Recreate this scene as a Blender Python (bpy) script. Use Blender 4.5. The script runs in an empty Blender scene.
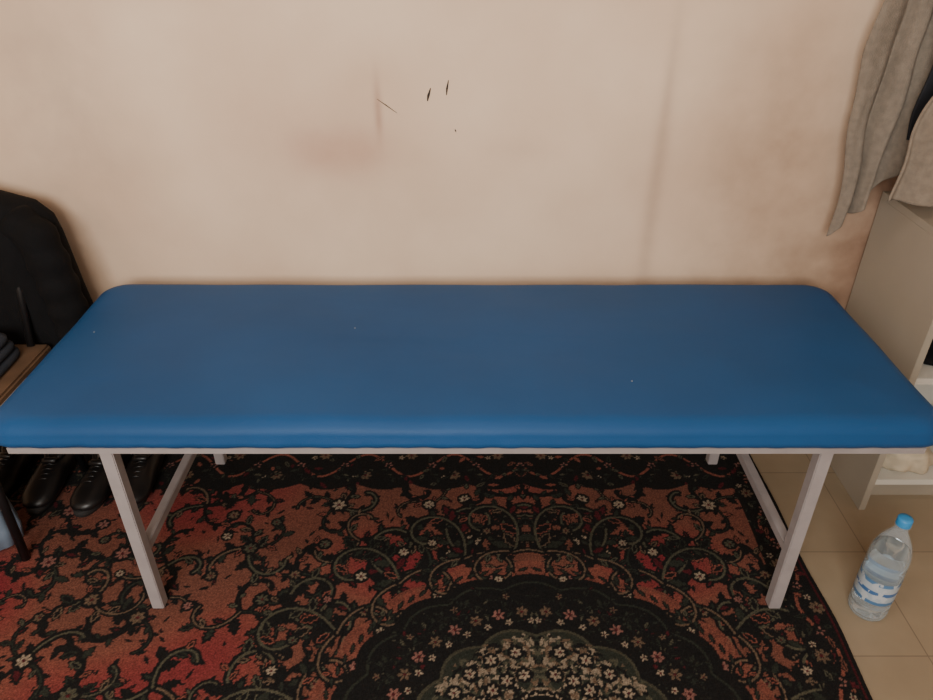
import bpy, bmesh, math, random
import numpy as np
from mathutils import Vector, noise, Matrix
random.seed(4)
SC = bpy.context.scene
COL = SC.collection

# ------------------------------------------------------------ camera numbers
H = 1.45; PITCH = math.radians(32.1); F = 729.0
WALL_Y = 1.84
def on_wall(px, py, Y=WALL_Y):
    a = PITCH + math.atan((py-350)/F)
    dz = Y*math.tan(a)
    d = Y*math.cos(PITCH)+dz*math.sin(PITCH)
    return (px-466.5)/F*d, H-dz

def lin(c):
    out=[]
    for v in c[:3]:
        v=v/255.0
        out.append(v/12.92 if v<=0.04045 else ((v+0.055)/1.055)**2.4)
    return tuple(out)+(1.0,)

# ------------------------------------------------------------ materials
def mat(name, rgb, rough=0.6, metal=0.0, nscale=0, namt=0.15, bump=0.0, bscale=200, **kw):
    m=bpy.data.materials.new(name); m.use_nodes=True
    nt=m.node_tree; b=nt.nodes['Principled BSDF']
    c=lin(rgb); b.inputs['Base Color'].default_value=c
    b.inputs['Roughness'].default_value=rough
    b.inputs['Metallic'].default_value=metal
    for k,v in kw.items():
        b.inputs[k.replace('_',' ')].default_value=v
    tc=nt.nodes.new('ShaderNodeTexCoord')
    if nscale:
        n=nt.nodes.new('ShaderNodeTexNoise'); n.inputs['Scale'].default_value=nscale
        n.inputs['Detail'].default_value=6
        nt.links.new(tc.outputs['Object'],n.inputs['Vector'])
        r=nt.nodes.new('ShaderNodeValToRGB')
        r.color_ramp.elements[0].position=0.3; r.color_ramp.elements[1].position=0.7
        r.color_ramp.elements[0].color=tuple(x*(1-namt) for x in c[:3])+(1,)
        r.color_ramp.elements[1].color=tuple(min(1,x*(1+namt)) for x in c[:3])+(1,)
        nt.links.new(n.outputs['Fac'],r.inputs['Fac'])
        nt.links.new(r.outputs['Color'],b.inputs['Base Color'])
    if bump:
        n2=nt.nodes.new('ShaderNodeTexNoise'); n2.inputs['Scale'].default_value=bscale
        n2.inputs['Detail'].default_value=4
        nt.links.new(tc.outputs['Object'],n2.inputs['Vector'])
        bp=nt.nodes.new('ShaderNodeBump'); bp.inputs['Strength'].default_value=bump
        bp.inputs['Distance'].default_value=0.003
        nt.links.new(n2.outputs['Fac'],bp.inputs['Height'])
        nt.links.new(bp.outputs['Normal'],b.inputs['Normal'])
    return m

M_vinyl = mat('blue_vinyl',(33,77,126),0.46,nscale=3,namt=0.08,bump=0.14,bscale=420,Specular_IOR_Level=.16)
def add_creases(m):
    nt=m.node_tree; b=nt.nodes['Principled BSDF']; old=b.inputs['Normal'].links[0].from_node
    tc=nt.nodes.new('ShaderNodeTexCoord'); mp=nt.nodes.new('ShaderNodeMapping'); mp.inputs['Scale'].default_value=(4,8,18)
    mp.inputs['Rotation'].default_value=(0,0,.35)
    nt.links.new(tc.outputs['Object'],mp.inputs['Vector'])
    n=nt.nodes.new('ShaderNodeTexNoise'); n.inputs['Scale'].default_value=1.0; n.inputs['Detail'].default_value=2
    nt.links.new(mp.outputs[0],n.inputs['Vector'])
    bp=nt.nodes.new('ShaderNodeBump'); bp.inputs['Strength'].default_value=.22; bp.inputs['Distance'].default_value=.012
    nt.links.new(n.outputs['Fac'],bp.inputs['Height']); nt.links.new(old.outputs['Normal'],bp.inputs['Normal'])
    nt.links.new(bp.outputs['Normal'],b.inputs['Normal'])
add_creases(M_vinyl)
M_frame = mat('grey_painted_steel',(156,149,149),0.5,nscale=25,namt=0.08)
M_cab   = mat('cabinet_laminate',(158,150,136),0.5,nscale=6,namt=0.04)
M_cabE  = mat('cabinet_edge_white',(205,202,192),0.5)
M_towel = mat('grey_terry',(136,125,112),0.95,nscale=60,namt=0.14,bump=0.9,bscale=500)
M_towel2= mat('beige_terry',(138,126,112),0.95,nscale=60,namt=0.14,bump=0.9,bscale=500)
M_navy  = mat('navy_cloth',(26,28,34),0.9,nscale=30,namt=0.2)
M_black = mat('black_fabric',(13,13,15),0.9,nscale=25,namt=0.25,bump=0.4,bscale=300,Specular_IOR_Level=.2)
M_bmetal= mat('black_metal',(22,22,24),0.4)
M_wood  = mat('brown_wood',(96,74,56),0.6,nscale=14,namt=0.25)
M_jeans = mat('blue_grey_cloth',(36,42,52),0.9,nscale=40,namt=0.2)
M_leather=mat('black_leather',(18,17,18),0.4,nscale=20,namt=0.2)
M_insole= mat('insole_grey',(98,90,82),0.9)
M_sole  = mat('rubber_sole',(30,29,29),0.8)
M_bag   = mat('white_plastic_bag',(165,178,190),0.4,nscale=12,namt=0.15)
M_bag2  = mat('pale_blue_plastic',(112,128,146),0.45,nscale=14,namt=0.25)
M_cream = mat('cream_cloth',(190,178,155),0.9,nscale=30,namt=0.1)
M_cap   = mat('blue_cap',(60,145,205),0.4)
M_mark  = mat('dark_wall_mark',(50,40,36),0.9)
M_trim  = mat('white_trim',(205,200,190),0.5)
M_chrome= mat('steel_hook',(150,150,150),0.3,metal=0.9)

# ------------------------------------------------------------ helpers
def newobj(name, verts, faces, m, parent=None, smooth=True):
    me=bpy.data.meshes.new(name); me.from_pydata([tuple(v) for v in verts],[],faces); me.update()
    if smooth:
        me.polygons.foreach_set('use_smooth',[True]*len(me.polygons))
    o=bpy.data.objects.new(name,me); COL.objects.link(o)
    if m: me.materials.append(m)
    if parent: o.parent=parent
    return o
def empty(name, loc=(0,0,0)):
    e=bpy.data.objects.new(name,None); e.location=loc; e.empty_display_size=.1; COL.objects.link(e)
    return e
def box(name,x0,x1,y0,y1,z0,z1,m,parent=None,bev=0.0):
    bm=bmesh.new(); bmesh.ops.create_cube(bm,size=1)
    for v in bm.verts:
        v.co=Vector(((x0+x1)/2+v.co.x*(x1-x0),(y0+y1)/2+v.co.y*(y1-y0),(z0+z1)/2+v.co.z*(z1-z0)))
    if bev:
        bmesh.ops.bevel(bm,geom=bm.edges[:],offset=bev,segments=2,affect='EDGES')
    me=bpy.data.meshes.new(name); bm.to_mesh(me); bm.free()
    o=bpy.data.objects.new(name,me); COL.objects.link(o); me.materials.append(m)
    if parent: o.parent=parent
    return o
def loft(rings, cap0=True, cap1=True):
    n=len(rings[0]); V=[]; Fs=[]
    for r in rings: V+= [tuple(p) for p in r]
    for i in range(len(rings)-1):
        for j in range(n):
            a=i*n+j; b=i*n+(j+1)%n
            Fs.append((a,b,b+n,a+n))
    if cap0: Fs.append(tuple(range(n-1,-1,-1)))
    if cap1: Fs.append(tuple((len(rings)-1)*n+j for j in range(n)))
    return V,Fs
def sweep(path, rad, n=12, flat=1.0):
    P=[Vector(p) for p in path]; rings=[]
    up=Vector((0,1,0))
    for i,p in enumerate(P):
        t=(P[min(i+1,len(P)-1)]-P[max(i-1,0)]).normalized()
        s=t.cross(up)
        if s.length<1e-3: s=t.cross(Vector((1,0,0)))
        s.normalize(); u=s.cross(t).normalized()
        r=rad[i] if hasattr(rad,'__len__') else rad
        rings.append([p+s*r*math.cos(a)+u*r*flat*math.sin(a) for a in [2*math.pi*k/n for k in range(n)]])
    return loft(rings)
def merge(parts):
    V=[];Fs=[]
    for v,f in parts:
        o=len(V); V+=[tuple(x) for x in v]; Fs+=[tuple(i+o for i in q) for q in f]
    return V,Fs
def lathe(prof,cx=0,cy=0,n=48,cap0=True,cap1=True):
    return loft([[(cx+r*math.cos(2*math.pi*k/n),cy+r*math.sin(2*math.pi*k/n),z) for k in range(n)] for r,z in prof],cap0,cap1)

# ------------------------------------------------------------ wall material
def wall_mat():
    m=bpy.data.materials.new('painted_plaster'); m.use_nodes=True
    nt=m.node_tree; b=nt.nodes['Principled BSDF']; b.inputs['Roughness'].default_value=0.75
    L=nt.links.new
    geo=nt.nodes.new('ShaderNodeNewGeometry')
    sep=nt.nodes.new('ShaderNodeSeparateXYZ'); L(geo.outputs['Position'],sep.inputs[0])
    n=nt.nodes.new('ShaderNodeTexNoise'); n.inputs['Scale'].default_value=2.2; n.inputs['Detail'].default_value=6
    L(geo.outputs['Position'],n.inputs['Vector'])
    r=nt.nodes.new('ShaderNodeValToRGB'); r.color_ramp.elements[0].position=.3; r.color_ramp.elements[1].position=.72
    r.color_ramp.elements[0].color=lin((218,189,162)); r.color_ramp.elements[1].color=lin((240,215,188))
    L(n.outputs['Fac'],r.inputs['Fac'])
    cur=r.outputs['Color']
    def mth(op,a,bv,c=None):
        q=nt.nodes.new('ShaderNodeMath'); q.operation=op
        for i,x in enumerate((a,bv,c)):
            if x is None: continue
            if isinstance(x,(int,float)): q.inputs[i].default_value=x
            else: L(x,q.inputs[i])
        return q.outputs[0]
    nn=nt.nodes.new('ShaderNodeTexNoise'); nn.inputs['Scale'].default_value=9; nn.inputs['Detail'].default_value=6
    L(geo.outputs['Position'],nn.inputs['Vector'])
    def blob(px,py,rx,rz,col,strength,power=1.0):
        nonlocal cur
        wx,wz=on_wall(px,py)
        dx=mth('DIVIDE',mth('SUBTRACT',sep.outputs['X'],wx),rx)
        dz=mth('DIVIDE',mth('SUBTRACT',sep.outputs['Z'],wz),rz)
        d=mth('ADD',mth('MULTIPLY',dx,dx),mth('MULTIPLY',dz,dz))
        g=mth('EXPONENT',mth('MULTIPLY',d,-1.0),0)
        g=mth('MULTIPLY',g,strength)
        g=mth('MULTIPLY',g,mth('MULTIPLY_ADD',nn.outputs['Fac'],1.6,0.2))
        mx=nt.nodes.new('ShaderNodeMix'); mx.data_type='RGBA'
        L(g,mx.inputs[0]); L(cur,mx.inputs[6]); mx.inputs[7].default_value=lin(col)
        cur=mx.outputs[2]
    blob(335,150,.12,.06,(184,138,116),.60)
    blob(300,135,.20,.10,(205,170,148),.35)
    blob(378,108,.010,.07,(166,124,106),.55)
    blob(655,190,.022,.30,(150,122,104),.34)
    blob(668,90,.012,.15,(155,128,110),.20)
    blob(770,170,.20,.45,(158,128,104),.60)  # broad blobs from here to the right: light falloff painted into the wall colour
    blob(870,230,.15,.60,(124,94,74),.80)  # deepest part of the painted falloff at the right
    blob(820,280,.22,.12,(130,102,82),.50)  # painted falloff continued low on the right
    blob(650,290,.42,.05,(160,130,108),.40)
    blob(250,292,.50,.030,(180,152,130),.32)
    blob(520,150,.07,.03,(195,160,138),.25)
    blob(60,130,.18,.50,(180,155,135),.50)
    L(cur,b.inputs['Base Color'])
    n2=nt.nodes.new('ShaderNodeTexNoise'); n2.inputs['Scale'].default_value=60; n2.inputs['Detail'].default_value=6
    L(geo.outputs['Position'],n2.inputs['Vector'])
    bp=nt.nodes.new('ShaderNodeBump'); bp.inputs['Strength'].default_value=.12; bp.inputs['Distance'].default_value=.004
    L(n2.outputs['Fac'],bp.inputs['Height']); L(bp.outputs['Normal'],b.inputs['Normal'])
    return m
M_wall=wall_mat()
M_wall2=mat('painted_plaster_side',(190,166,142),0.8,nscale=3,namt=.05)

def tile_mat():
    m=bpy.data.materials.new('beige_floor_tiles'); m.use_nodes=True
    nt=m.node_tree; b=nt.nodes['Principled BSDF']; L=nt.links.new
    geo=nt.nodes.new('ShaderNodeNewGeometry')
    mp=nt.nodes.new('ShaderNodeMapping'); mp.inputs['Location'].default_value=(-.12,-.105,0)
    L(geo.outputs['Position'],mp.inputs['Vector'])
    br=nt.nodes.new('ShaderNodeTexBrick'); br.offset=0; br.squash=1
    br.inputs['Scale'].default_value=1; br.inputs['Brick Width'].default_value=.305; br.inputs['Row Height'].default_value=.305
    br.inputs['Mortar Size'].default_value=.0018; br.inputs['Mortar Smooth'].default_value=.3
    br.inputs['Color1'].default_value=lin((166,150,126)); br.inputs['Color2'].default_value=lin((158,143,120))
    br.inputs['Mortar'].default_value=lin((132,117,98))
    L(mp.outputs[0],br.inputs['Vector'])
    n=nt.nodes.new('ShaderNodeTexNoise'); n.inputs['Scale'].default_value=14; n.inputs['Detail'].default_value=8
    L(geo.outputs['Position'],n.inputs['Vector'])
    mx=nt.nodes.new('ShaderNodeMix'); mx.data_type='RGBA'; mx.blend_type='MULTIPLY'; mx.inputs[0].default_value=.6
    L(br.outputs['Color'],mx.inputs[6])
    rr=nt.nodes.new('ShaderNodeValToRGB'); rr.color_ramp.elements[0].color=(.7,.68,.64,1); rr.color_ramp.elements[1].color=(1,1,1,1)
    L(n.outputs['Fac'],rr.inputs['Fac']); L(rr.outputs['Color'],mx.inputs[7])
    L(mx.outputs[2],b.inputs['Base Color']); b.inputs['Roughness'].default_value=.42
    return m
M_tile=tile_mat()

# ------------------------------------------------------------ room
XL,XR,YF,ZC=-2.5,2.3,-1.7,2.8
box('floor',XL-.1,XR+.1,YF-.1,WALL_Y+.1,-.1,0,M_tile)
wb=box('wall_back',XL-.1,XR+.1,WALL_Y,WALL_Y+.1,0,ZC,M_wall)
box('wall_left',XL-.1,XL,YF,WALL_Y,0,ZC,M_wall2)
box('wall_right',XR,XR+.1,YF,WALL_Y,0,ZC,M_wall2)
box('ceiling',XL-.1,XR+.1,YF-.1,WALL_Y+.1,ZC,ZC+.1,M_wall2)
wx0,wx1,wz0,wz1=-1.5,.4,1.25,2.6
wf=empty('wall_front')
box('wall_below',XL,XR,YF-.1,YF,0,wz0,M_wall2,wf)
box('wall_above',XL,XR,YF-.1,YF,wz1,ZC,M_wall2,wf)
box('wall_side_a',XL,wx0,YF-.1,YF,wz0,wz1,M_wall2,wf)
box('wall_side_b',wx1,XR,YF-.1,YF,wz0,wz1,M_wall2,wf)
wi=empty('window_1')
wm=(wx0+wx1)/2
for nm,a in (('sill',(wx0,wx1,wz0,wz0+.05)),('head',(wx0,wx1,wz1-.05,wz1)),('jamb_a',(wx0,wx0+.05,wz0+.05,wz1-.05)),
             ('jamb_b',(wx1-.05,wx1,wz0+.05,wz1-.05)),('mullion',(wm-.025,wm+.025,wz0+.05,wz1-.05))):
    box(nm,a[0],a[1],YF-.08,YF-.03,a[2],a[3],M_trim,wi)

def wall_mark(pts,w,name):
    P=[on_wall(*p) for p in pts]; V=[];Fs=[]
    for i,(x,z) in enumerate(P):
        ww=w*(.35 if i in (0,len(P)-1) else 1)
        V+=[(x-ww,WALL_Y-.0015,z-ww*.2),(x+ww,WALL_Y-.0015,z+ww*.2)]
    for i in range(len(P)-1): Fs.append((2*i,2*i+1,2*i+3,2*i+2))
    o=newobj(name,V,Fs,M_mark,wb,False); return o
wall_mark([(427.5,101),(428.5,95),(430.5,88)],.0034,'gouge_1')
wall_mark([(446.5,95),(447,88),(448.5,80)],.0026,'gouge_2')
wall_mark([(377,99),(386,105),(397,113)],.0015,'scratch_1')
wall_mark([(455,129),(455.5,130.5),(456,132)],.0016,'dot_1')

# ------------------------------------------------------------ couch
couch=empty('massage_couch')
def rrect(hx,hy,r,cx,cy,n_arc=12):
    pts=[]; r=max(r,.002)
    NX=190; NY=56
    corners=[(hx-r,hy-r,0),(-(hx-r),hy-r,90),(-(hx-r),-(hy-r),180),(hx-r,-(hy-r),270)]
    segs=[NX,NY,NX,NY]
    for k,(x,y,a0) in enumerate(corners):
        for i in range(n_arc):
            a=math.radians(a0+90*i/n_arc)
            pts.append((cx+x+r*math.cos(a),cy+y+r*math.sin(a)))
        x2,y2,a2=corners[(k+1)%4]; a=math.radians(a0+90)
        p0=(x+r*math.cos(a),y+r*math.sin(a)); p1=(x2+r*math.cos(a),y2+r*math.sin(a))
        for i in range(segs[k]):
            t=i/segs[k]; pts.append((cx+p0[0]+(p1[0]-p0[0])*t,cy+p0[1]+(p1[1]-p0[1])*t))
    return pts
DZ=.0085
HX,HY,CY=.973,.321,1.446
prof=[(.4975,.03),(.4975,.014),(.4995,.007),(.504,.003),(.510,0),(.517,.0005),(.525,.004)]
for k in range(1,11):
    a=k/10*math.pi/2
    prof.append((.525+.035*math.sin(a),.004+.044*(1-math.cos(a))))
prof+=[(.5612,.07),(.5625,.10),(.564,.15),(.565,.20),(.5655,.25),(.5655,.30)]
rings=[]
for z,ins in prof:
    r=[]
    for (x,y) in rrect(HX-ins,HY-ins,.064-ins*.45,0,CY):
        dz=noise.noise(Vector((x*5,y*5,z*5)))*.003 if z>.52 else 0
        side=noise.noise(Vector((x*9,y*9,z*6)))*.0014
        if z<.512: side+=noise.noise(Vector((x*34,y*34,z*20)))*.0018
        dx=x; dy=y-CY
        if .498<z<.512: dz+=noise.noise(Vector((x*30,y*30,3)))*.0018
        if abs(dy)>HY-.1 and ins<.05: y+=side*(1 if dy>0 else -1)
        if abs(dx)>HX-.1 and ins<.05: x+=side*(1 if dx>0 else -1)
        r.append((x,y,z+dz+DZ))
    rings.append(r)
V,Fs=loft(rings)
newobj('cushion',V,Fs,M_vinyl,couch)
box('board',-.93,.93,CY-.285,CY+.285,.4835+DZ,.4972+DZ,M_wood,couch)
FX,FY0,FY1=.925,1.135,1.725
box('rail_front',-FX,FX,FY0,FY0+.028,.4815+DZ,.4965+DZ,M_frame,couch,.001)
box('rail_back',-FX,FX,FY1-.028,FY1,.4815+DZ,.4965+DZ,M_frame,couch,.001)
box('rail_left',-FX,-FX+.028,FY0+.028,FY1-.028,.4725+DZ,.4825+DZ,M_frame,couch)
box('rail_right',FX-.028,FX,FY0+.028,FY1-.028,.4725+DZ,.4825+DZ,M_frame,couch)
RZ=.0085; LX=.732; hw=.014
for nm,sx in (('left',-1),('right',1)):
    x=sx*LX
    box('leg_front_'+nm,x-hw,x+hw,1.14,1.14+2*hw,RZ,.4815+DZ,M_frame,couch,.002)
    box('leg_back_'+nm,x-hw,x+hw,1.655,1.655+2*hw,RZ,.482+DZ,M_frame,couch,.002)
    box('stretcher_'+nm,x-.0105,x+.0105,1.168,1.655,.175,.200,M_frame,couch,.002)
    box('crossbar_'+nm,x-.012,x+.012,1.168,1.655,.458+DZ,.4835+DZ,M_frame,couch,.002)
for i,(px,py) in enumerate([(94,332),(355,328),(632,381)]):
    zt=.5665+DZ
    a=PITCH+math.atan((py-350)/F); dz=H-zt; Y=dz/math.tan(a); d=Y*math.cos(PITCH)+dz*math.sin(PITCH)
    X=(px-466.5)/F*d
    bm=bmesh.new(); bmesh.ops.create_icosphere(bm,subdivisions=1,radius=.0015)
    for v in bm.verts: v.co.z*=.5; v.co+=Vector((X,Y,zt))
    me=bpy.data.meshes.new('lint'); bm.to_mesh(me); bm.free(); me.materials.append(M_trim)
    o=bpy.data.objects.new('lint_%d'%i,me); COL.objects.link(o); o.parent=couch

# ------------------------------------------------------------ rug
RX0,RX1,RY0,RY1=-1.62,.862,.30,1.765
S=.0026
XM,YM=.16,.85
def A(c): return np.array(lin(c)[:3])
C_ground=A((130,76,64)); C_red=A((124,42,50)); C_brown=A((114,72,60))
C_dark=A((26,26,26)); C_green=A((45,49,42)); C_olive=A((80,78,64)); C_cream=A((152,137,118)); C_pink=A((134,92,84))
C_wine=A((78,28,34)); C_tan=A((104,86,70))
class Canvas:
    def __init__(s,w,h,px=S):
        s.px=px; s.nx=int(w/px)+2; s.ny=int(h/px)+2
        s.a=np.zeros((s.ny,s.nx,3)); 
    def win(s,cx,cy,r):
        i0=max(0,int((cx-r)/s.px)); i1=min(s.nx,int((cx+r)/s.px)+2)
        j0=max(0,int((cy-r)/s.px)); j1=min(s.ny,int((cy+r)/s.px)+2)
        if i0>=i1 or j0>=j1: return None
        X,Y=np.meshgrid(np.arange(i0,i1)*s.px-cx,np.arange(j0,j1)*s.px-cy)
        return X,Y,(slice(j0,j1),slice(i0,i1))
    def disc(s,cx,cy,r,c):
        w=s.win(cx,cy,r)
        if w is None: return
        X,Y,sl=w; s.a[sl][X*X+Y*Y<r*r]=c
    def leaf(s,cx,cy,ang,L,W,cols):
        w=s.win(cx,cy,L)
        if w is None: return
        X,Y,sl=w; u=X*math.cos(ang)+Y*math.sin(ang); v=-X*math.sin(ang)+Y*math.cos(ang)
        rag=1+.22*np.cos(u/L*14)
        for i,c in enumerate(cols):
            l=L-i*.005; ww=W-i*.0034
            if l<=0 or ww<=0: break
            k=1-(u/l)**2
            s.a[sl][(k>0)&(np.abs(v)<ww*k*rag)]=c
    def line(s,pts,t,c):
        for i in range(len(pts)-1):
            (x0,y0),(x1,y1)=pts[i],pts[i+1]; n=max(1,int(math.hypot(x1-x0,y1-y0)/(s.px*.8)))
            for k in range(n):
                f=k/n; s.disc(x0+(x1-x0)*f,y0+(y1-y0)*f,t,c)
    def flower(s,cx,cy,r,c,cc,n=6,ph=0):
        s.disc(cx,cy,r*1.45,C_dark)
        for k in range(n):
            a=ph+2*math.pi*k/n
            s.leaf(cx+math.cos(a)*r*.62,cy+math.sin(a)*r*.62,a,r*.46,r*.24,[c])
        s.disc(cx,cy,r*.25,cc)
    def scroll(s,x,y,ang,L,k0,k1,t,c,leafc,rng,fl=True,ll=.03,inner=None):
        pts=[(x,y)]; n=int(L/.006); side=1; lv=[]
        for i in range(n):
            f=i/n; ang+=(k0+(k1-k0)*f)*.006
            x+=math.cos(ang)*.006; y+=math.sin(ang)*.006; pts.append((x,y))
            if i%4==2:
                side=-side
                la=ang+side*(.8+.3*rng.random())
                l2=ll*(1-.4*f)*rng.uniform(.75,1.25)
                lv.append((x+math.cos(la)*l2*.8,y+math.sin(la)*l2*.8,la,l2,l2*.50,[c]+leafc[rng.randrange(len(leafc))]))
        s.line(pts,t+.002,C_dark)
        for q in lv: s.leaf(*q)
        if inner is not None: s.line(pts,t*.36,inner)
        if fl:
            cc=[C_cream,C_pink,C_tan,C_olive][rng.randrange(4)]
            s.flower(x,y,.010+.005*rng.random(),cc,C_wine,6+rng.randrange(2),rng.random()*3)
        return x,y
rng=random.Random(23)
W,Hh=1.85,1.05
fc=Canvas(W,Hh)
yy,xx=np.meshgrid(np.arange(fc.ny)*S,np.arange(fc.nx)*S,indexing='ij')
def wavefield(lo,hi,n,seed):
    r=random.Random(seed); g=np.zeros((fc.ny,fc.nx))
    for k in range(n):
        a=r.uniform(lo,hi); b=r.uniform(lo,hi); p=r.uniform(0,6)
        g+=np.sin(xx*a+yy*b*r.choice([-1,1])+p)
    return g/n**.5
g=wavefield(3,12,14,1)
fc.a[:]=C_brown
m1=np.clip((g+.5)/1.0,0,1)[...,None]; fc.a=fc.a*(1-m1)+C_ground*m1
m2=np.clip((g-.1)/1.2,0,1)[...,None]; fc.a=fc.a*(1-m2)+C_red*m2
LC=[[C_olive,C_dark],[C_green],[C_dark],[C_dark],[C_tan,C_dark],[C_green,C_dark],[C_dark],[C_dark,C_green],[C_ground,C_dark],[C_dark,C_wine]]
rho=np.sqrt((xx/.415)**2+(yy/.365)**2)
for i in range(620):
    x=rng.uniform(0,1.8); y=rng.uniform(0,1.03)
    fc.leaf(x,y,rng.uniform(0,3.14),rng.uniform(.007,.015),rng.uniform(.0025,.005),[C_dark]+[[C_green],[C_dark],[C_wine],[C_dark]][rng.randrange(4)])
cent=[]
tries=0
while len(cent)<66 and tries<6000:
    tries+=1
    x=rng.uniform(.0,1.8); y=rng.uniform(0,1.02)
    if all((x-a)**2+(y-b)**2>.135**2 for a,b in cent): cent.append((x,y))
for x,y in cent:
    a0=rng.uniform(0,6.28)
    n=rng.choice([3,4,4])
    sg=rng.choice([-1,1])
    for k in range(n):
        a=a0+6.283*k/n
        fc.scroll(x,y,a,rng.uniform(.13,.19),sg*rng.uniform(0,8),sg*rng.uniform(24,48),rng.choice([.004,.006,.008]),C_dark,LC,rng,fl=rng.random()<.20,ll=rng.uniform(.016,.026),inner=[None,None,C_olive,C_green,C_tan][rng.randrange(5)])
    if rng.random()<.45: fc.flower(x,y,rng.uniform(.013,.020),[C_pink,C_tan,C_cream,C_olive][rng.randrange(4)],C_wine,7,a0)
def ell(a,rx,ry): return (rx*math.cos(a),ry*math.sin(a))
th=np.arctan2(yy/.365,xx/.415)
sc=1+.055*np.abs(np.sin(th*9))
mk=(rho<sc+.15)
fc.a[mk]=(fc.a*.25+C_ground*.75)[mk]
for k,a in enumerate([.12,.5,.9,1.25,1.5]):
    x,y=ell(a,.52,.47)
    for s_ in (-1,1):
        fc.scroll(x,y,a+s_*.4,.36,s_*-2,s_*-27,.009,C_dark,LC,rng,True,.030,inner=C_olive)
        fc.scroll(x,y,a+s_*1.3,.22,s_*5,s_*32,.007,C_dark,LC,rng,True,.020,inner=C_tan)
for k in range(22):
    a=(k+.5)/22*math.pi/2; x,y=ell(a,.465,.412)
    fc.leaf(x,y,a+1.2,.016,.006,[C_dark,C_green])
fc.a[rho<sc+.035]=C_dark
fc.a[(rho<sc-.03)&(rho>sc-.045)]=C_green
for k in range(40):
    a=rng.uniform(0,math.pi/2)
    x,y=ell(a,rng.uniform(.29,.38),rng.uniform(.25,.33))
    fc.scroll(x,y,a+rng.choice([-1.4,1.4]),.07,10,40,.003,C_dark,[[C_green,C_dark],[C_olive,C_dark],[C_green],[C_wine]],rng,False,.015,inner=C_green)
for k in range(9):
    a=(k+.5)/9*math.pi/2; x,y=ell(a,.325,.285)
    fc.flower(x,y,.015,[C_tan,C_pink][k%2],C_wine,6,k)
    x,y=ell(a+.09,.378,.333)
    if k%2: fc.flower(x,y,.009,C_tan,C_wine,5,k)
    x,y=ell(a+.06,.30,.26); fc.flower(x,y,.009,C_cream,C_wine,5,k)
sc2=1+.09*np.abs(np.sin(th*6))
q=rho/.60
fc.a[q<sc2+.05]=C_dark
fc.a[q<sc2+.01]=C_olive*.75
fc.a[q<sc2-.02]=C_green
for i in range(620):
    a=rng.uniform(0,math.pi/2); r=.24*math.sqrt(rng.random())
    c=[C_dark,C_cream*.85,C_dark,C_olive,C_tan,C_cream*.8,C_green][rng.randrange(7)]
    x,y=r*math.cos(a),r*math.sin(a)*.9
    fc.leaf(x,y,rng.uniform(0,3.1),rng.uniform(.007,.014),.0042,[c])
for i in range(16):
    a=(i+.5)/16*math.pi/2
    for r in (.205,.14,.075):
        x,y=r*math.cos(a),r*math.sin(a)*.88
        if (i+int(r*100))%3==0: fc.flower(x,y,.013,C_cream,C_wine,6,i)
fc.flower(0,0,.05,C_cream,C_wine,8,0)
def border(L,Wd,seed,step=.13):
    r=random.Random(seed); c=Canvas(L,Wd); c.a[:]=C_dark
    ty=np.arange(c.ny)*S
    n=int(L/step)
    pts=[(i*.006,Wd*.5+Wd*.22*math.sin(i*.006/step*math.pi)) for i in range(int(L/.006))]
    c.line(pts,.004,C_ground)
    for i in range(int(L/.018)):
        x=i*.018+r.uniform(-.01,.01); y=r.uniform(.02,Wd-.02)
        c.leaf(x,y,r.uniform(0,3.14),r.uniform(.012,.024),.009,[C_dark]+[[C_green,C_dark],[C_ground],[C_wine],[C_olive,C_dark],[C_brown,C_dark]][r.randrange(5)])
    for i in range(n+1):
        x=i*step
        c.flower(x+step/2,Wd*.5+Wd*.2*(1 if i%2 else -1),.018,C_tan,C_wine,7,i)
        c.flower(x+step*.5+.03,Wd*.5+Wd*.2*(1 if i%2 else -1)+.01,.009,C_cream,C_wine,5,i)
        c.flower(x,Wd*.5,.012,C_pink,C_wine,5,i)
        c.scroll(x,Wd*.5,1.0,.12,20,40,.003,C_dark,[[C_olive,C_dark],[C_green]],r,False,.015,inner=C_green)
    c.a[ty<.010]=C_dark
    c.a[(ty>=.010)&(ty<.014)]=C_wine*.8
    return c
NX=int((RX1-RX0)/S)+1; NY=int((RY1-RY0)/S)+1
gx=np.linspace(RX0,RX1,NX); gy=np.linspace(RY0,RY1,NY)
GX,GY=np.meshgrid(gx,gy)
iu=np.clip(np.round(np.abs(GX-XM)/S).astype(int),0,fc.nx-1); iv=np.clip(np.round(np.abs(GY-YM)/S).astype(int),0,fc.ny-1)
C=fc.a[iv,iu].copy()
BWx,BWy=.10,.22
bx=border(1.6,BWx,3); by=border(2.6,BWy,5)
dR=RX1-GX; dT=RY1-GY; dL=GX-RX0
mR=(dR<BWx)&(dT>dR*BWy/BWx)
ib=np.clip(np.round((GY-RY0)/S).astype(int),0,bx.nx-1); jb=np.clip(np.round(dR/S).astype(int),0,bx.ny-1)
C[mR]=bx.a[jb,ib][mR]
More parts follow.
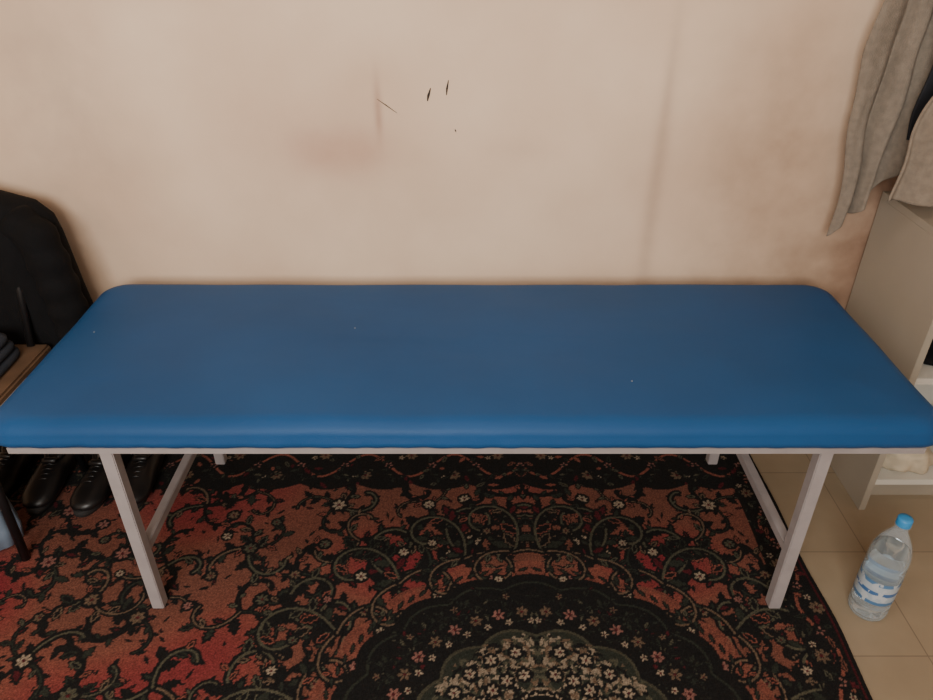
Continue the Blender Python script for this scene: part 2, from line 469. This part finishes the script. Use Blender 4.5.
# scalloped inner boundary so the border melts into the field
scal=BWy-.03+.025*np.abs(np.sin((GX-XM)*math.pi/.16))
mT=(dT<scal)&~mR
ib=np.clip(np.round(np.abs(GX-XM)/S).astype(int),0,by.nx-1); jb=np.clip(np.round(dT/S).astype(int),0,by.ny-1)
C[mT]=by.a[jb,ib][mT]
rs=np.random.RandomState(2)
C=C*(1+rs.uniform(-.30,.30,(NY,NX,1)))
edge=(dR<.006)|(dL<.006)|(dT<.006)
C[edge]=C_dark
Z=np.full((NY,NX),.0075)+rs.uniform(-.0006,.0006,(NY,NX))
wob=np.array([noise.noise(Vector((0,y*5,0)))*.008 for y in gy])
GX2=GX+wob[:,None]*np.clip((GX-.6)/.26,0,1)
co=np.stack([GX2,GY,Z],axis=-1).reshape(-1,3)
idx=np.arange(NX*NY).reshape(NY,NX)
quads=np.stack([idx[:-1,:-1],idx[:-1,1:],idx[1:,1:],idx[1:,:-1]],axis=-1).reshape(-1,4)
rg=np.concatenate([idx[0,:],idx[1:,-1],idx[-1,:-1][::-1],idx[1:-1,0][::-1]]); nb=len(rg)
low=co[rg].copy(); low[:,2]=.0005
base=len(co); co=np.vstack([co,low])
k=np.arange(nb); kn=(k+1)%nb
sk=np.stack([rg[kn],rg[k],base+k,base+kn],axis=-1)
quads=np.vstack([quads,sk])
me=bpy.data.meshes.new('patterned_rug')
me.vertices.add(len(co)); me.vertices.foreach_set('co',co.ravel())
me.loops.add(len(quads)*4); me.loops.foreach_set('vertex_index',quads.ravel().astype(np.int32))
me.polygons.add(len(quads)); me.polygons.foreach_set('loop_start',np.arange(0,len(quads)*4,4,dtype=np.int32))
me.polygons.foreach_set('loop_total',np.full(len(quads),4,dtype=np.int32))
me.update(calc_edges=True)
at=me.color_attributes.new('pattern','FLOAT_COLOR','POINT')
cc=np.ones((len(co),4)); cc[:base,:3]=C.reshape(-1,3); cc[base:,:3]=C_dark
at.data.foreach_set('color',cc.ravel())
rug=bpy.data.objects.new('patterned_rug',me); COL.objects.link(rug)
m=bpy.data.materials.new('rug_pile'); m.use_nodes=True; nt=m.node_tree; b=nt.nodes['Principled BSDF']
an=nt.nodes.new('ShaderNodeAttribute'); an.attribute_name='pattern'
tc=nt.nodes.new('ShaderNodeTexCoord'); n=nt.nodes.new('ShaderNodeTexNoise'); n.inputs['Scale'].default_value=350; n.inputs['Detail'].default_value=3
nt.links.new(tc.outputs['Object'],n.inputs['Vector'])
r=nt.nodes.new('ShaderNodeValToRGB'); r.color_ramp.elements[0].color=(.58,.58,.58,1); r.color_ramp.elements[1].color=(1.1,1.1,1.1,1)
r.color_ramp.elements[0].position=.3; r.color_ramp.elements[1].position=.7
nt.links.new(n.outputs['Fac'],r.inputs['Fac'])
mx=nt.nodes.new('ShaderNodeMix'); mx.data_type='RGBA'; mx.blend_type='MULTIPLY'; mx.inputs[0].default_value=1
nt.links.new(an.outputs['Color'],mx.inputs[6]); nt.links.new(r.outputs['Color'],mx.inputs[7])
nt.links.new(mx.outputs[2],b.inputs['Base Color']); b.inputs['Roughness'].default_value=.95
b.inputs['Specular IOR Level'].default_value=.2
bp=nt.nodes.new('ShaderNodeBump'); bp.inputs['Strength'].default_value=.6; bp.inputs['Distance'].default_value=.003
nt.links.new(n.outputs['Fac'],bp.inputs['Height']); nt.links.new(bp.outputs['Normal'],b.inputs['Normal'])
me.materials.append(m)

# ------------------------------------------------------------ cabinet
cab=empty('open_shelf_cabinet')
cx0,cx1,cy0,cy1,cz=1.087,1.70,1.477,1.832,.79
t=.018
box('side_left',cx0,cx0+t,cy0,cy1,0.0,cz-t,M_cab,cab,.0008)
box('side_right',cx1-t,cx1,cy0,cy1,0.0,cz-t,M_cab,cab,.0008)
box('top_panel',cx0,cx1,cy0,cy1,cz-t,cz,M_cab,cab,.0008)
box('back_panel',cx0+t,cx1-t,cy1-.006,cy1,.09,cz-t,M_cabE,cab)
for i,z in enumerate((.09,.42)):
    box('shelf_%d'%i,cx0+t,cx1-t,cy0+.004,cy1-.006,z,z+t,M_cabE,cab)
box('toe_kick',cx0+t,cx1-t,cy0+.06,cy0+.075,0,.09,M_cab,cab)
def lump(name,cx,cy,z0,rx,ry,h,m,seed,amp=.25,parent=None):
    bm=bmesh.new(); bmesh.ops.create_icosphere(bm,subdivisions=4,radius=1)
    for v in bm.verts:
        p=v.co.copy(); nn=noise.noise(p*1.6+Vector((seed,0,0)))*amp+noise.noise(p*4+Vector((seed,5,0)))*amp*.35
        p*=1+nn
        z=p.z; z=max(z,-.55)
        v.co=Vector((cx+p.x*rx,cy+p.y*ry,z0+(z+.55)/1.55*h))
    me=bpy.data.meshes.new(name); bm.to_mesh(me); bm.free(); me.materials.append(m)
    me.polygons.foreach_set('use_smooth',[True]*len(me.polygons))
    o=bpy.data.objects.new(name,me); COL.objects.link(o)
    if parent: o.parent=parent
    return o
lump('crumpled_cream_cloth',1.21,1.56,.1085,.075,.07,.07,M_cream,2)
lump('black_pouch',1.21,1.60,.1085+.33,.07,.09,.045,M_black,5)
lump('crumpled_cream_cloth',1.42,1.62,.1085,.09,.09,.09,M_bag,7)
lump('white_plastic_bag',1.42,1.64,.4385,.09,.10,.12,M_bag,9)

# ------------------------------------------------------------ hook rack + towels + garment
rack=empty('wall_hook_rack')
box('rack_board',.93,1.60,WALL_Y-.02,WALL_Y-.0005,1.47,1.55,M_wood,rack,.003)
for i,hx in enumerate([1.0,1.16,1.38]):
    path=[(hx,WALL_Y-.02,1.49),(hx,WALL_Y-.05,1.475),(hx,WALL_Y-.085,1.475),(hx,WALL_Y-.10,1.50),(hx,WALL_Y-.10,1.525)]
    v,f=sweep(path,.005,8); newobj('hook_%d'%i,v,f,M_chrome,rack)
def smooth(a,b,x):
    x=max(0,min(1,(x-a)/(b-a))); return x*x*(3-2*x)
def drape(name,xl,xr,zt,zb,yfun,m,nf,amp,seed,thick=.006,nu=100,nv=120):
    V=[];Fs=[]
    for j in range(nv+1):
        t=j/nv
        for i in range(nu+1):
            s=i/nu
            x=xl(t)+(xr(t)-xl(t))*s
            z=zt+(zb(s)-zt)*t
            a=amp*(.45+.55*t)
            ph=seed+1.6*noise.noise(Vector((s*1.5,t*1.5,seed)))*2
            y=yfun(t,s)-a*math.sin(s*nf*2*math.pi+ph)-a*.25*math.sin(s*nf*4.3*math.pi+ph*2+t*2)
            y+=noise.noise(Vector((x*14,z*7,seed)))*.010
            x+=noise.noise(Vector((s*2,z*7,seed+4)))*.014
            V.append((x,y,z+noise.noise(Vector((s*4,0,seed)))*.018*t))
    for j in range(nv):
        for i in range(nu):
            a=j*(nu+1)+i; Fs.append((a,a+1,a+nu+2,a+nu+1))
    o=newobj(name,V,Fs,m)
    so=o.modifiers.new('thickness','SOLIDIFY'); so.thickness=thick; so.offset=0
    return o
drape('hanging_towel',lambda t: .950-.034*smooth(0,.45,t)+.036*smooth(.5,1,t), lambda t: 1.11-.03*smooth(.4,1,t),
      1.50,lambda s:.685+.18*s, lambda t,s:1.785, M_towel,2.0,.020,1.3)
drape('hanging_towel',lambda t: 1.19-.185*smooth(.10,.80,t), lambda t:1.42+.05*smooth(0,.8,t),
      1.50,lambda s:.850-.02*(1-s), lambda t,s:1.72-.08*smooth(0,.6,t), M_towel2,3.4,.020,4.1)
drape('navy_garment',lambda t: 1.055-.01*t, lambda t:1.20+.20*t,
      1.49,lambda s:.95, lambda t,s:1.74-.01*t, M_navy,1.2,.010,2.2)

# ------------------------------------------------------------ bottle
BX,BY=.955,1.148
bot=empty('water_bottle')
prof=[(.0,.0012),(.030,.001),(.040,.004),(.0430,.012),(.0430,.03),(.0412,.034),(.0430,.038),(.0430,.05),(.0415,.054),(.0430,.058),(.0430,.155),(.0412,.160),(.0430,.165),
      (.0430,.185),(.040,.205),(.033,.228),(.023,.248),(.0155,.262),(.0135,.272),(.0135,.276),(.0165,.277),(.0165,.280),(.013,.281),(.013,.290)]
v,f=lathe(prof[1:],BX,BY)
mp=bpy.data.materials.new('clear_pet_plastic'); mp.use_nodes=True; nt=mp.node_tree
b=nt.nodes['Principled BSDF']; b.inputs['Base Color'].default_value=(.70,.80,.86,1); b.inputs['Roughness'].default_value=.12
tr=nt.nodes.new('ShaderNodeBsdfTransparent'); tr.inputs['Color'].default_value=(.93,.96,.98,1)
fr=nt.nodes.new('ShaderNodeLayerWeight'); fr.inputs['Blend'].default_value=.45
mr=nt.nodes.new('ShaderNodeMapRange'); mr.inputs['To Min'].default_value=.12; mr.inputs['To Max'].default_value=.5
ms=nt.nodes.new('ShaderNodeMixShader'); nt.links.new(fr.outputs['Facing'],mr.inputs['Value']); nt.links.new(mr.outputs[0],ms.inputs['Fac'])
nt.links.new(tr.outputs[0],ms.inputs[1]); nt.links.new(b.outputs[0],ms.inputs[2])
nt.links.new(ms.outputs[0],nt.nodes['Material Output'].inputs['Surface'])
newobj('bottle_body',v,f,mp,bot)
ml=bpy.data.materials.new('bottle_label'); ml.use_nodes=True; nt=ml.node_tree; b=nt.nodes['Principled BSDF']
geo=nt.nodes.new('ShaderNodeNewGeometry'); sp_=nt.nodes.new('ShaderNodeSeparateXYZ'); nt.links.new(geo.outputs['Position'],sp_.inputs[0])
mr=nt.nodes.new('ShaderNodeMapRange'); mr.inputs['From Min'].default_value=.062; mr.inputs['From Max'].default_value=.130
nt.links.new(sp_.outputs['Z'],mr.inputs['Value'])
cr=nt.nodes.new('ShaderNodeValToRGB'); cr.color_ramp.interpolation='CONSTANT'
els=cr.color_ramp.elements; els[0].position=0; els[0].color=lin((80,120,160)); els[1].position=.14; els[1].color=lin((170,185,196))
for p,c in ((.42,(70,110,160)),(.58,(180,192,200)),(.85,(90,130,170))):
    e=els.new(p); e.color=lin(c)
nt.links.new(mr.outputs[0],cr.inputs['Fac']); nz=nt.nodes.new('ShaderNodeTexNoise'); nz.inputs['Scale'].default_value=60
nt.links.new(geo.outputs['Position'],nz.inputs['Vector'])
mx=nt.nodes.new('ShaderNodeMix'); mx.data_type='RGBA'; mt=nt.nodes.new('ShaderNodeMath'); mt.operation='GREATER_THAN'; mt.inputs[1].default_value=.58
nt.links.new(nz.outputs['Fac'],mt.inputs[0]); nt.links.new(mt.outputs[0],mx.inputs[0]); nt.links.new(cr.outputs['Color'],mx.inputs[6]); mx.inputs[7].default_value=lin((190,198,204))
nt.links.new(mx.outputs[2],b.inputs['Base Color']); b.inputs['Roughness'].default_value=.35
v,f=lathe([(.0435,.062),(.0436,.08),(.0436,.11),(.0435,.130)],BX,BY,48,False,False); newobj('label',v,f,ml,bot)
v,f=lathe([(.0155,.279),(.0158,.281),(.0158,.296),(.0145,.299),(.006,.2995)],BX,BY,40); newobj('cap',v,f,M_cap,bot)
mw=bpy.data.materials.new('water'); mw.use_nodes=True; b=mw.node_tree.nodes['Principled BSDF']
b.inputs['Base Color'].default_value=(.86,.93,.97,1); b.inputs['Transmission Weight'].default_value=1; b.inputs['IOR'].default_value=1.33; b.inputs['Roughness'].default_value=.05
v,f=lathe([(.028,.004),(.039,.010),(.0405,.03),(.0405,.185),(.038,.205),(.0375,.206)],BX,BY); newobj('water_fill',v,f,mw,bot)

# ------------------------------------------------------------ chair, jacket
ch=empty('chair')
sx0,sx1,sy0,sy1,sz=-1.50,-1.095,1.27,1.635,.445
box('seat',sx0,sx1,sy0,sy1,sz-.022,sz,M_wood,ch,.006)
for nm,x,y,ox,oy in (('front_a',sx1-.03,sy0+.04,.0,-.015),('front_b',sx0+.03,sy0+.04,-.0,-.015),('back_a',sx1-.03,sy1-.03,0,.03),('back_b',sx0+.03,sy1-.03,0,.03)):
    v,f=sweep([(x+ox,y+oy,RZ),(x,y,sz-.022)],.011,12); newobj('leg_'+nm,v,f,M_bmetal,ch)
for nm,x in (('a',sx1-.045),('b',sx0+.045)):
    v,f=sweep([(x,sy1-.012,sz-.0),(x,sy1+.03,.62),(x,sy1+.07,.79)],.010,12); newobj('back_post_'+nm,v,f,M_bmetal,ch)
box('backrest',sx0+.03,sx1-.03,sy1+.055,sy1+.073,.64,.79,M_wood,ch,.006)
jc=(sx0+sx1)/2-.014
JY=1.728
JD=-.016
lv=[(.857,.055,.030),(.852,.10,.045),(.834,.17,.058),(.810,.235,.066),(.775,.268,.070),(.73,.280,.074),(.66,.285,.076),(.58,.292,.078),(.50,.300,.080),(.42,.305,.080),(.34,.305,.076)]
rings=[]
for z,hw_,hd in reversed(lv):
    r=[]
    for k in range(120):
        a=2*math.pi*k/120; ca,sa=math.cos(a),math.sin(a)
        x=hw_*abs(ca)**.75*(1 if ca>0 else -1); y=hd*abs(sa)**.75*(1 if sa>0 else -1)
        fold=.008*math.sin(x*38+z*6)+noise.noise(Vector((x*10,z*7,sa)))*.014
        if z<.84: y+=(fold if sa<0 else fold*.3)
        y=min(y,.085)
        r.append((jc+x+noise.noise(Vector((z*9,sa*2,8)))*.006*(1 if ca>0 else -1),JY+y,z+JD+noise.noise(Vector((x*7,sa,3)))*.008))
    rings.append(r)
parts=[loft(rings)]
for s_ in (-1,1):
    path=[(jc+s_*.19,JY-.02,.775),(jc+s_*.24,JY-.04,.74),(jc+s_*.258,JY-.05,.66),(jc+s_*.268,JY-.055,.58),(jc+s_*.272,JY-.055,.50),(jc+s_*.272,JY-.06,.42),(jc+s_*.268,JY-.06,.33)]
    path=[(p[0],p[1],p[2]+JD) for p in path]
    P=[];R=[]
    for i in range(len(path)-1):
        for q in range(6):
            t_=q/6; P.append([path[i][w]+(path[i+1][w]-path[i][w])*t_ for w in range(3)]); R.append(.050-.001*(i+t_)+.003*math.sin((i*6+q)*1.3))
    P.append(path[-1]); R.append(.036)
    parts.append(sweep(P,R,20))
parts.append(sweep([(jc-.10,JY-.005,.850+JD),(jc-.06,JY-.05,.858+JD),(jc,JY-.06,.86+JD),(jc+.06,JY-.05,.858+JD),(jc+.10,JY-.005,.850+JD)],[.014,.02,.022,.02,.014],12))
v,f=merge(parts); newobj('black_jacket',v,f,M_black)
parts=[]
for i,(w,d,z) in enumerate(((.15,.11,sz+.001),(.145,.105,sz+.024),(.135,.10,sz+.047))):
    rings=[]
    for zz,ins in ((0,.008),(.006,0),(.016,0),(.021,.008)):
        rings.append([(x+noise.noise(Vector((x*9,y*9,i)))*.006,y+noise.noise(Vector((x*9,y*9,i+7)))*.006,z+zz+noise.noise(Vector((x*11,y*11,i)))*.001) for x,y in
                      [( -1.285+ (w-ins)*math.copysign(abs(math.cos(a))**.35,math.cos(a)), 1.49+(d-ins)*math.copysign(abs(math.sin(a))**.35,math.sin(a))) for a in [2*math.pi*k/64+.001 for k in range(64)]]])
    parts.append(loft(rings))
v,f=merge(parts); newobj('folded_jeans',v,f,M_jeans)

# ------------------------------------------------------------ shoes
def shoe(cx,cy,rot,mirror=1):
    secs=[(-.135,.026,.050),(-.125,.033,.066),(-.10,.037,.072),(-.06,.038,.070),(-.02,.040,.068),(.02,.043,.064),(.06,.047,.056),(.09,.048,.048),(.115,.044,.042),(.135,.032,.036),(.147,.015,.028)]
    rings=[]
    for y,w,h in secs:
        r=[]
        for k in range(24):
            a=2*math.pi*k/24; c,s_=math.cos(a),math.sin(a)
            z=.016+max(0,s_)**.8*(h-.016) if s_>0 else .016+s_*.006
            r.append((w*math.copysign(abs(c)**.8,c)+mirror*.006*math.sin((y+.13)*9),y,z+.004))
        rings.append(r)
    up=loft(rings)
    def outline(sc):
        o=[]
        for k in range(40):
            a=2*math.pi*k/40; y=.008+.148*sc*math.sin(a); w=.040+.010*math.sin(a)-.004*math.cos(2*a)
            o.append((w*sc*math.cos(a)+mirror*.006*math.sin((y+.13)*9),y))
        return o
    sole=loft([[(x,y,0) for x,y in outline(.97)],[(x,y,.006) for x,y in outline(1)],[(x,y,.02) for x,y in outline(1.0)],[(x,y,.022) for x,y in outline(.96)]])
    R=[]
    for k in range(32):
        a=2*math.pi*k/32; c0=Vector((.031*math.cos(a)*1.0,-.058+.060*math.sin(a),.078-.010*math.sin(a)))
        d=Vector((math.cos(a),math.sin(a),0))
        R.append([c0+d*.007*math.cos(b_)+Vector((0,0,1))*.009*math.sin(b_) for b_ in [2*math.pi*q/10 for q in range(10)]])
    R.append(R[0]); col=loft(R,False,False)
    ins=([(.030*math.cos(2*math.pi*k/32),-.058+.058*math.sin(2*math.pi*k/32),.0755-.008*math.sin(2*math.pi*k/32)) for k in range(32)],[tuple(range(32))])
    tongue=loft([[(x*.9,.0+.004*q,.074+.002*q+.004*math.cos(x*40)) for x in (-.022,-.01,0,.01,.022)]+[(x*.9,.012+.004*q,.070+.002*q) for x in (.022,0,-.022)] for q in (0,1,2,3)])
    laces=[]
    for q in range(4):
        y=.018+.016*q; z=.070-.004*q
        laces.append(sweep([(-.018,y,z-.006),(0,y+.003,z+.0005),(.018,y+.006,z-.006)],.0022,6))
    all_=[(up,0),(sole,2),(col,0),(tongue,0)]+[(l,0) for l in laces]+[(ins,1)]
    V=[];Fs=[];mi=[]
    for (v,f),k in all_:
        o=len(V); V+=[tuple(x) for x in v]; Fs+=[tuple(i+o for i in q) for q in f]; mi+=[k]*len(f)
    o=newobj('black_shoe',V,Fs,M_leather)
    o.data.materials.append(M_insole); o.data.materials.append(M_sole)
    o.data.polygons.foreach_set('material_index',mi)
    o.location=(cx,cy,RZ); o.rotation_euler=(0,0,rot)
shoe(-1.185,1.60,math.pi+.05,1)
shoe(-1.045,1.59,math.pi-.06,-1)
shoe(-.93,1.61,math.pi+.05,1)
shoe(-1.32,1.62,math.pi-.05,-1)

# ------------------------------------------------------------ plastic bag by chair leg
rings=[]
for z,w,d in ((.0,.05,.04),(.01,.065,.05),(.06,.07,.052),(.13,.066,.05),(.19,.055,.04),(.225,.03,.025),(.25,.022,.02),(.28,.04,.028),(.30,.048,.032)):
    rings.append([(-1.232+w*math.cos(a)*(1+.14*noise.noise(Vector((math.cos(a)*2,math.sin(a)*2,z*12)))+.05*math.sin(a*9)),
                   1.355+d*math.sin(a)*(1+.14*noise.noise(Vector((math.cos(a)*2+4,math.sin(a)*2,z*12)))+.05*math.sin(a*9)),RZ+z) for a in [2*math.pi*k/72 for k in range(72)]])
v,f=loft(rings,True,False); newobj('plastic_carrier_bag',v,f,M_bag2)

# ------------------------------------------------------------ light
def area(name,loc,rot,sx,sy,power,col):
    l=bpy.data.lights.new(name,'AREA'); l.shape='RECTANGLE'; l.size=sx; l.size_y=sy; l.energy=power; l.color=col
    o=bpy.data.objects.new(name,l); o.location=loc; o.rotation_euler=rot; COL.objects.link(o); return o
area('window_daylight',((wx0+wx1)/2,YF-.02,(wz0+wz1)/2),(math.radians(84),0,math.radians(-2)),wx1-wx0-.1,wz1-wz0-.1,112,(1.0,.95,.88))
area('added_top_fill',(-.2,.35,ZC-.07),(0,0,0),1.1,.25,12,(1.0,.93,.84))  # added fill from above to brighten upward faces, no known source
fill_fixture=empty('added_fill_fixture')  # made-up fixture to carry the added fill
box('added_fill_housing',-.2-.6,-.2+.6,.35-.15,.35+.15,ZC-.06,ZC-.0005,M_trim,fill_fixture,.004)
w=bpy.data.worlds.new('World'); SC.world=w; w.use_nodes=True
w.node_tree.nodes['Background'].inputs[0].default_value=(.8,.88,1,1); w.node_tree.nodes['Background'].inputs[1].default_value=1.0

cam=bpy.data.cameras.new('Camera'); cam.sensor_width=36; cam.lens=36*F/933; cam.clip_start=.02
co_=bpy.data.objects.new('Camera',cam); co_.location=(0,0,H); co_.rotation_euler=(math.pi/2-PITCH,0,0); COL.objects.link(co_)
SC.camera=co_
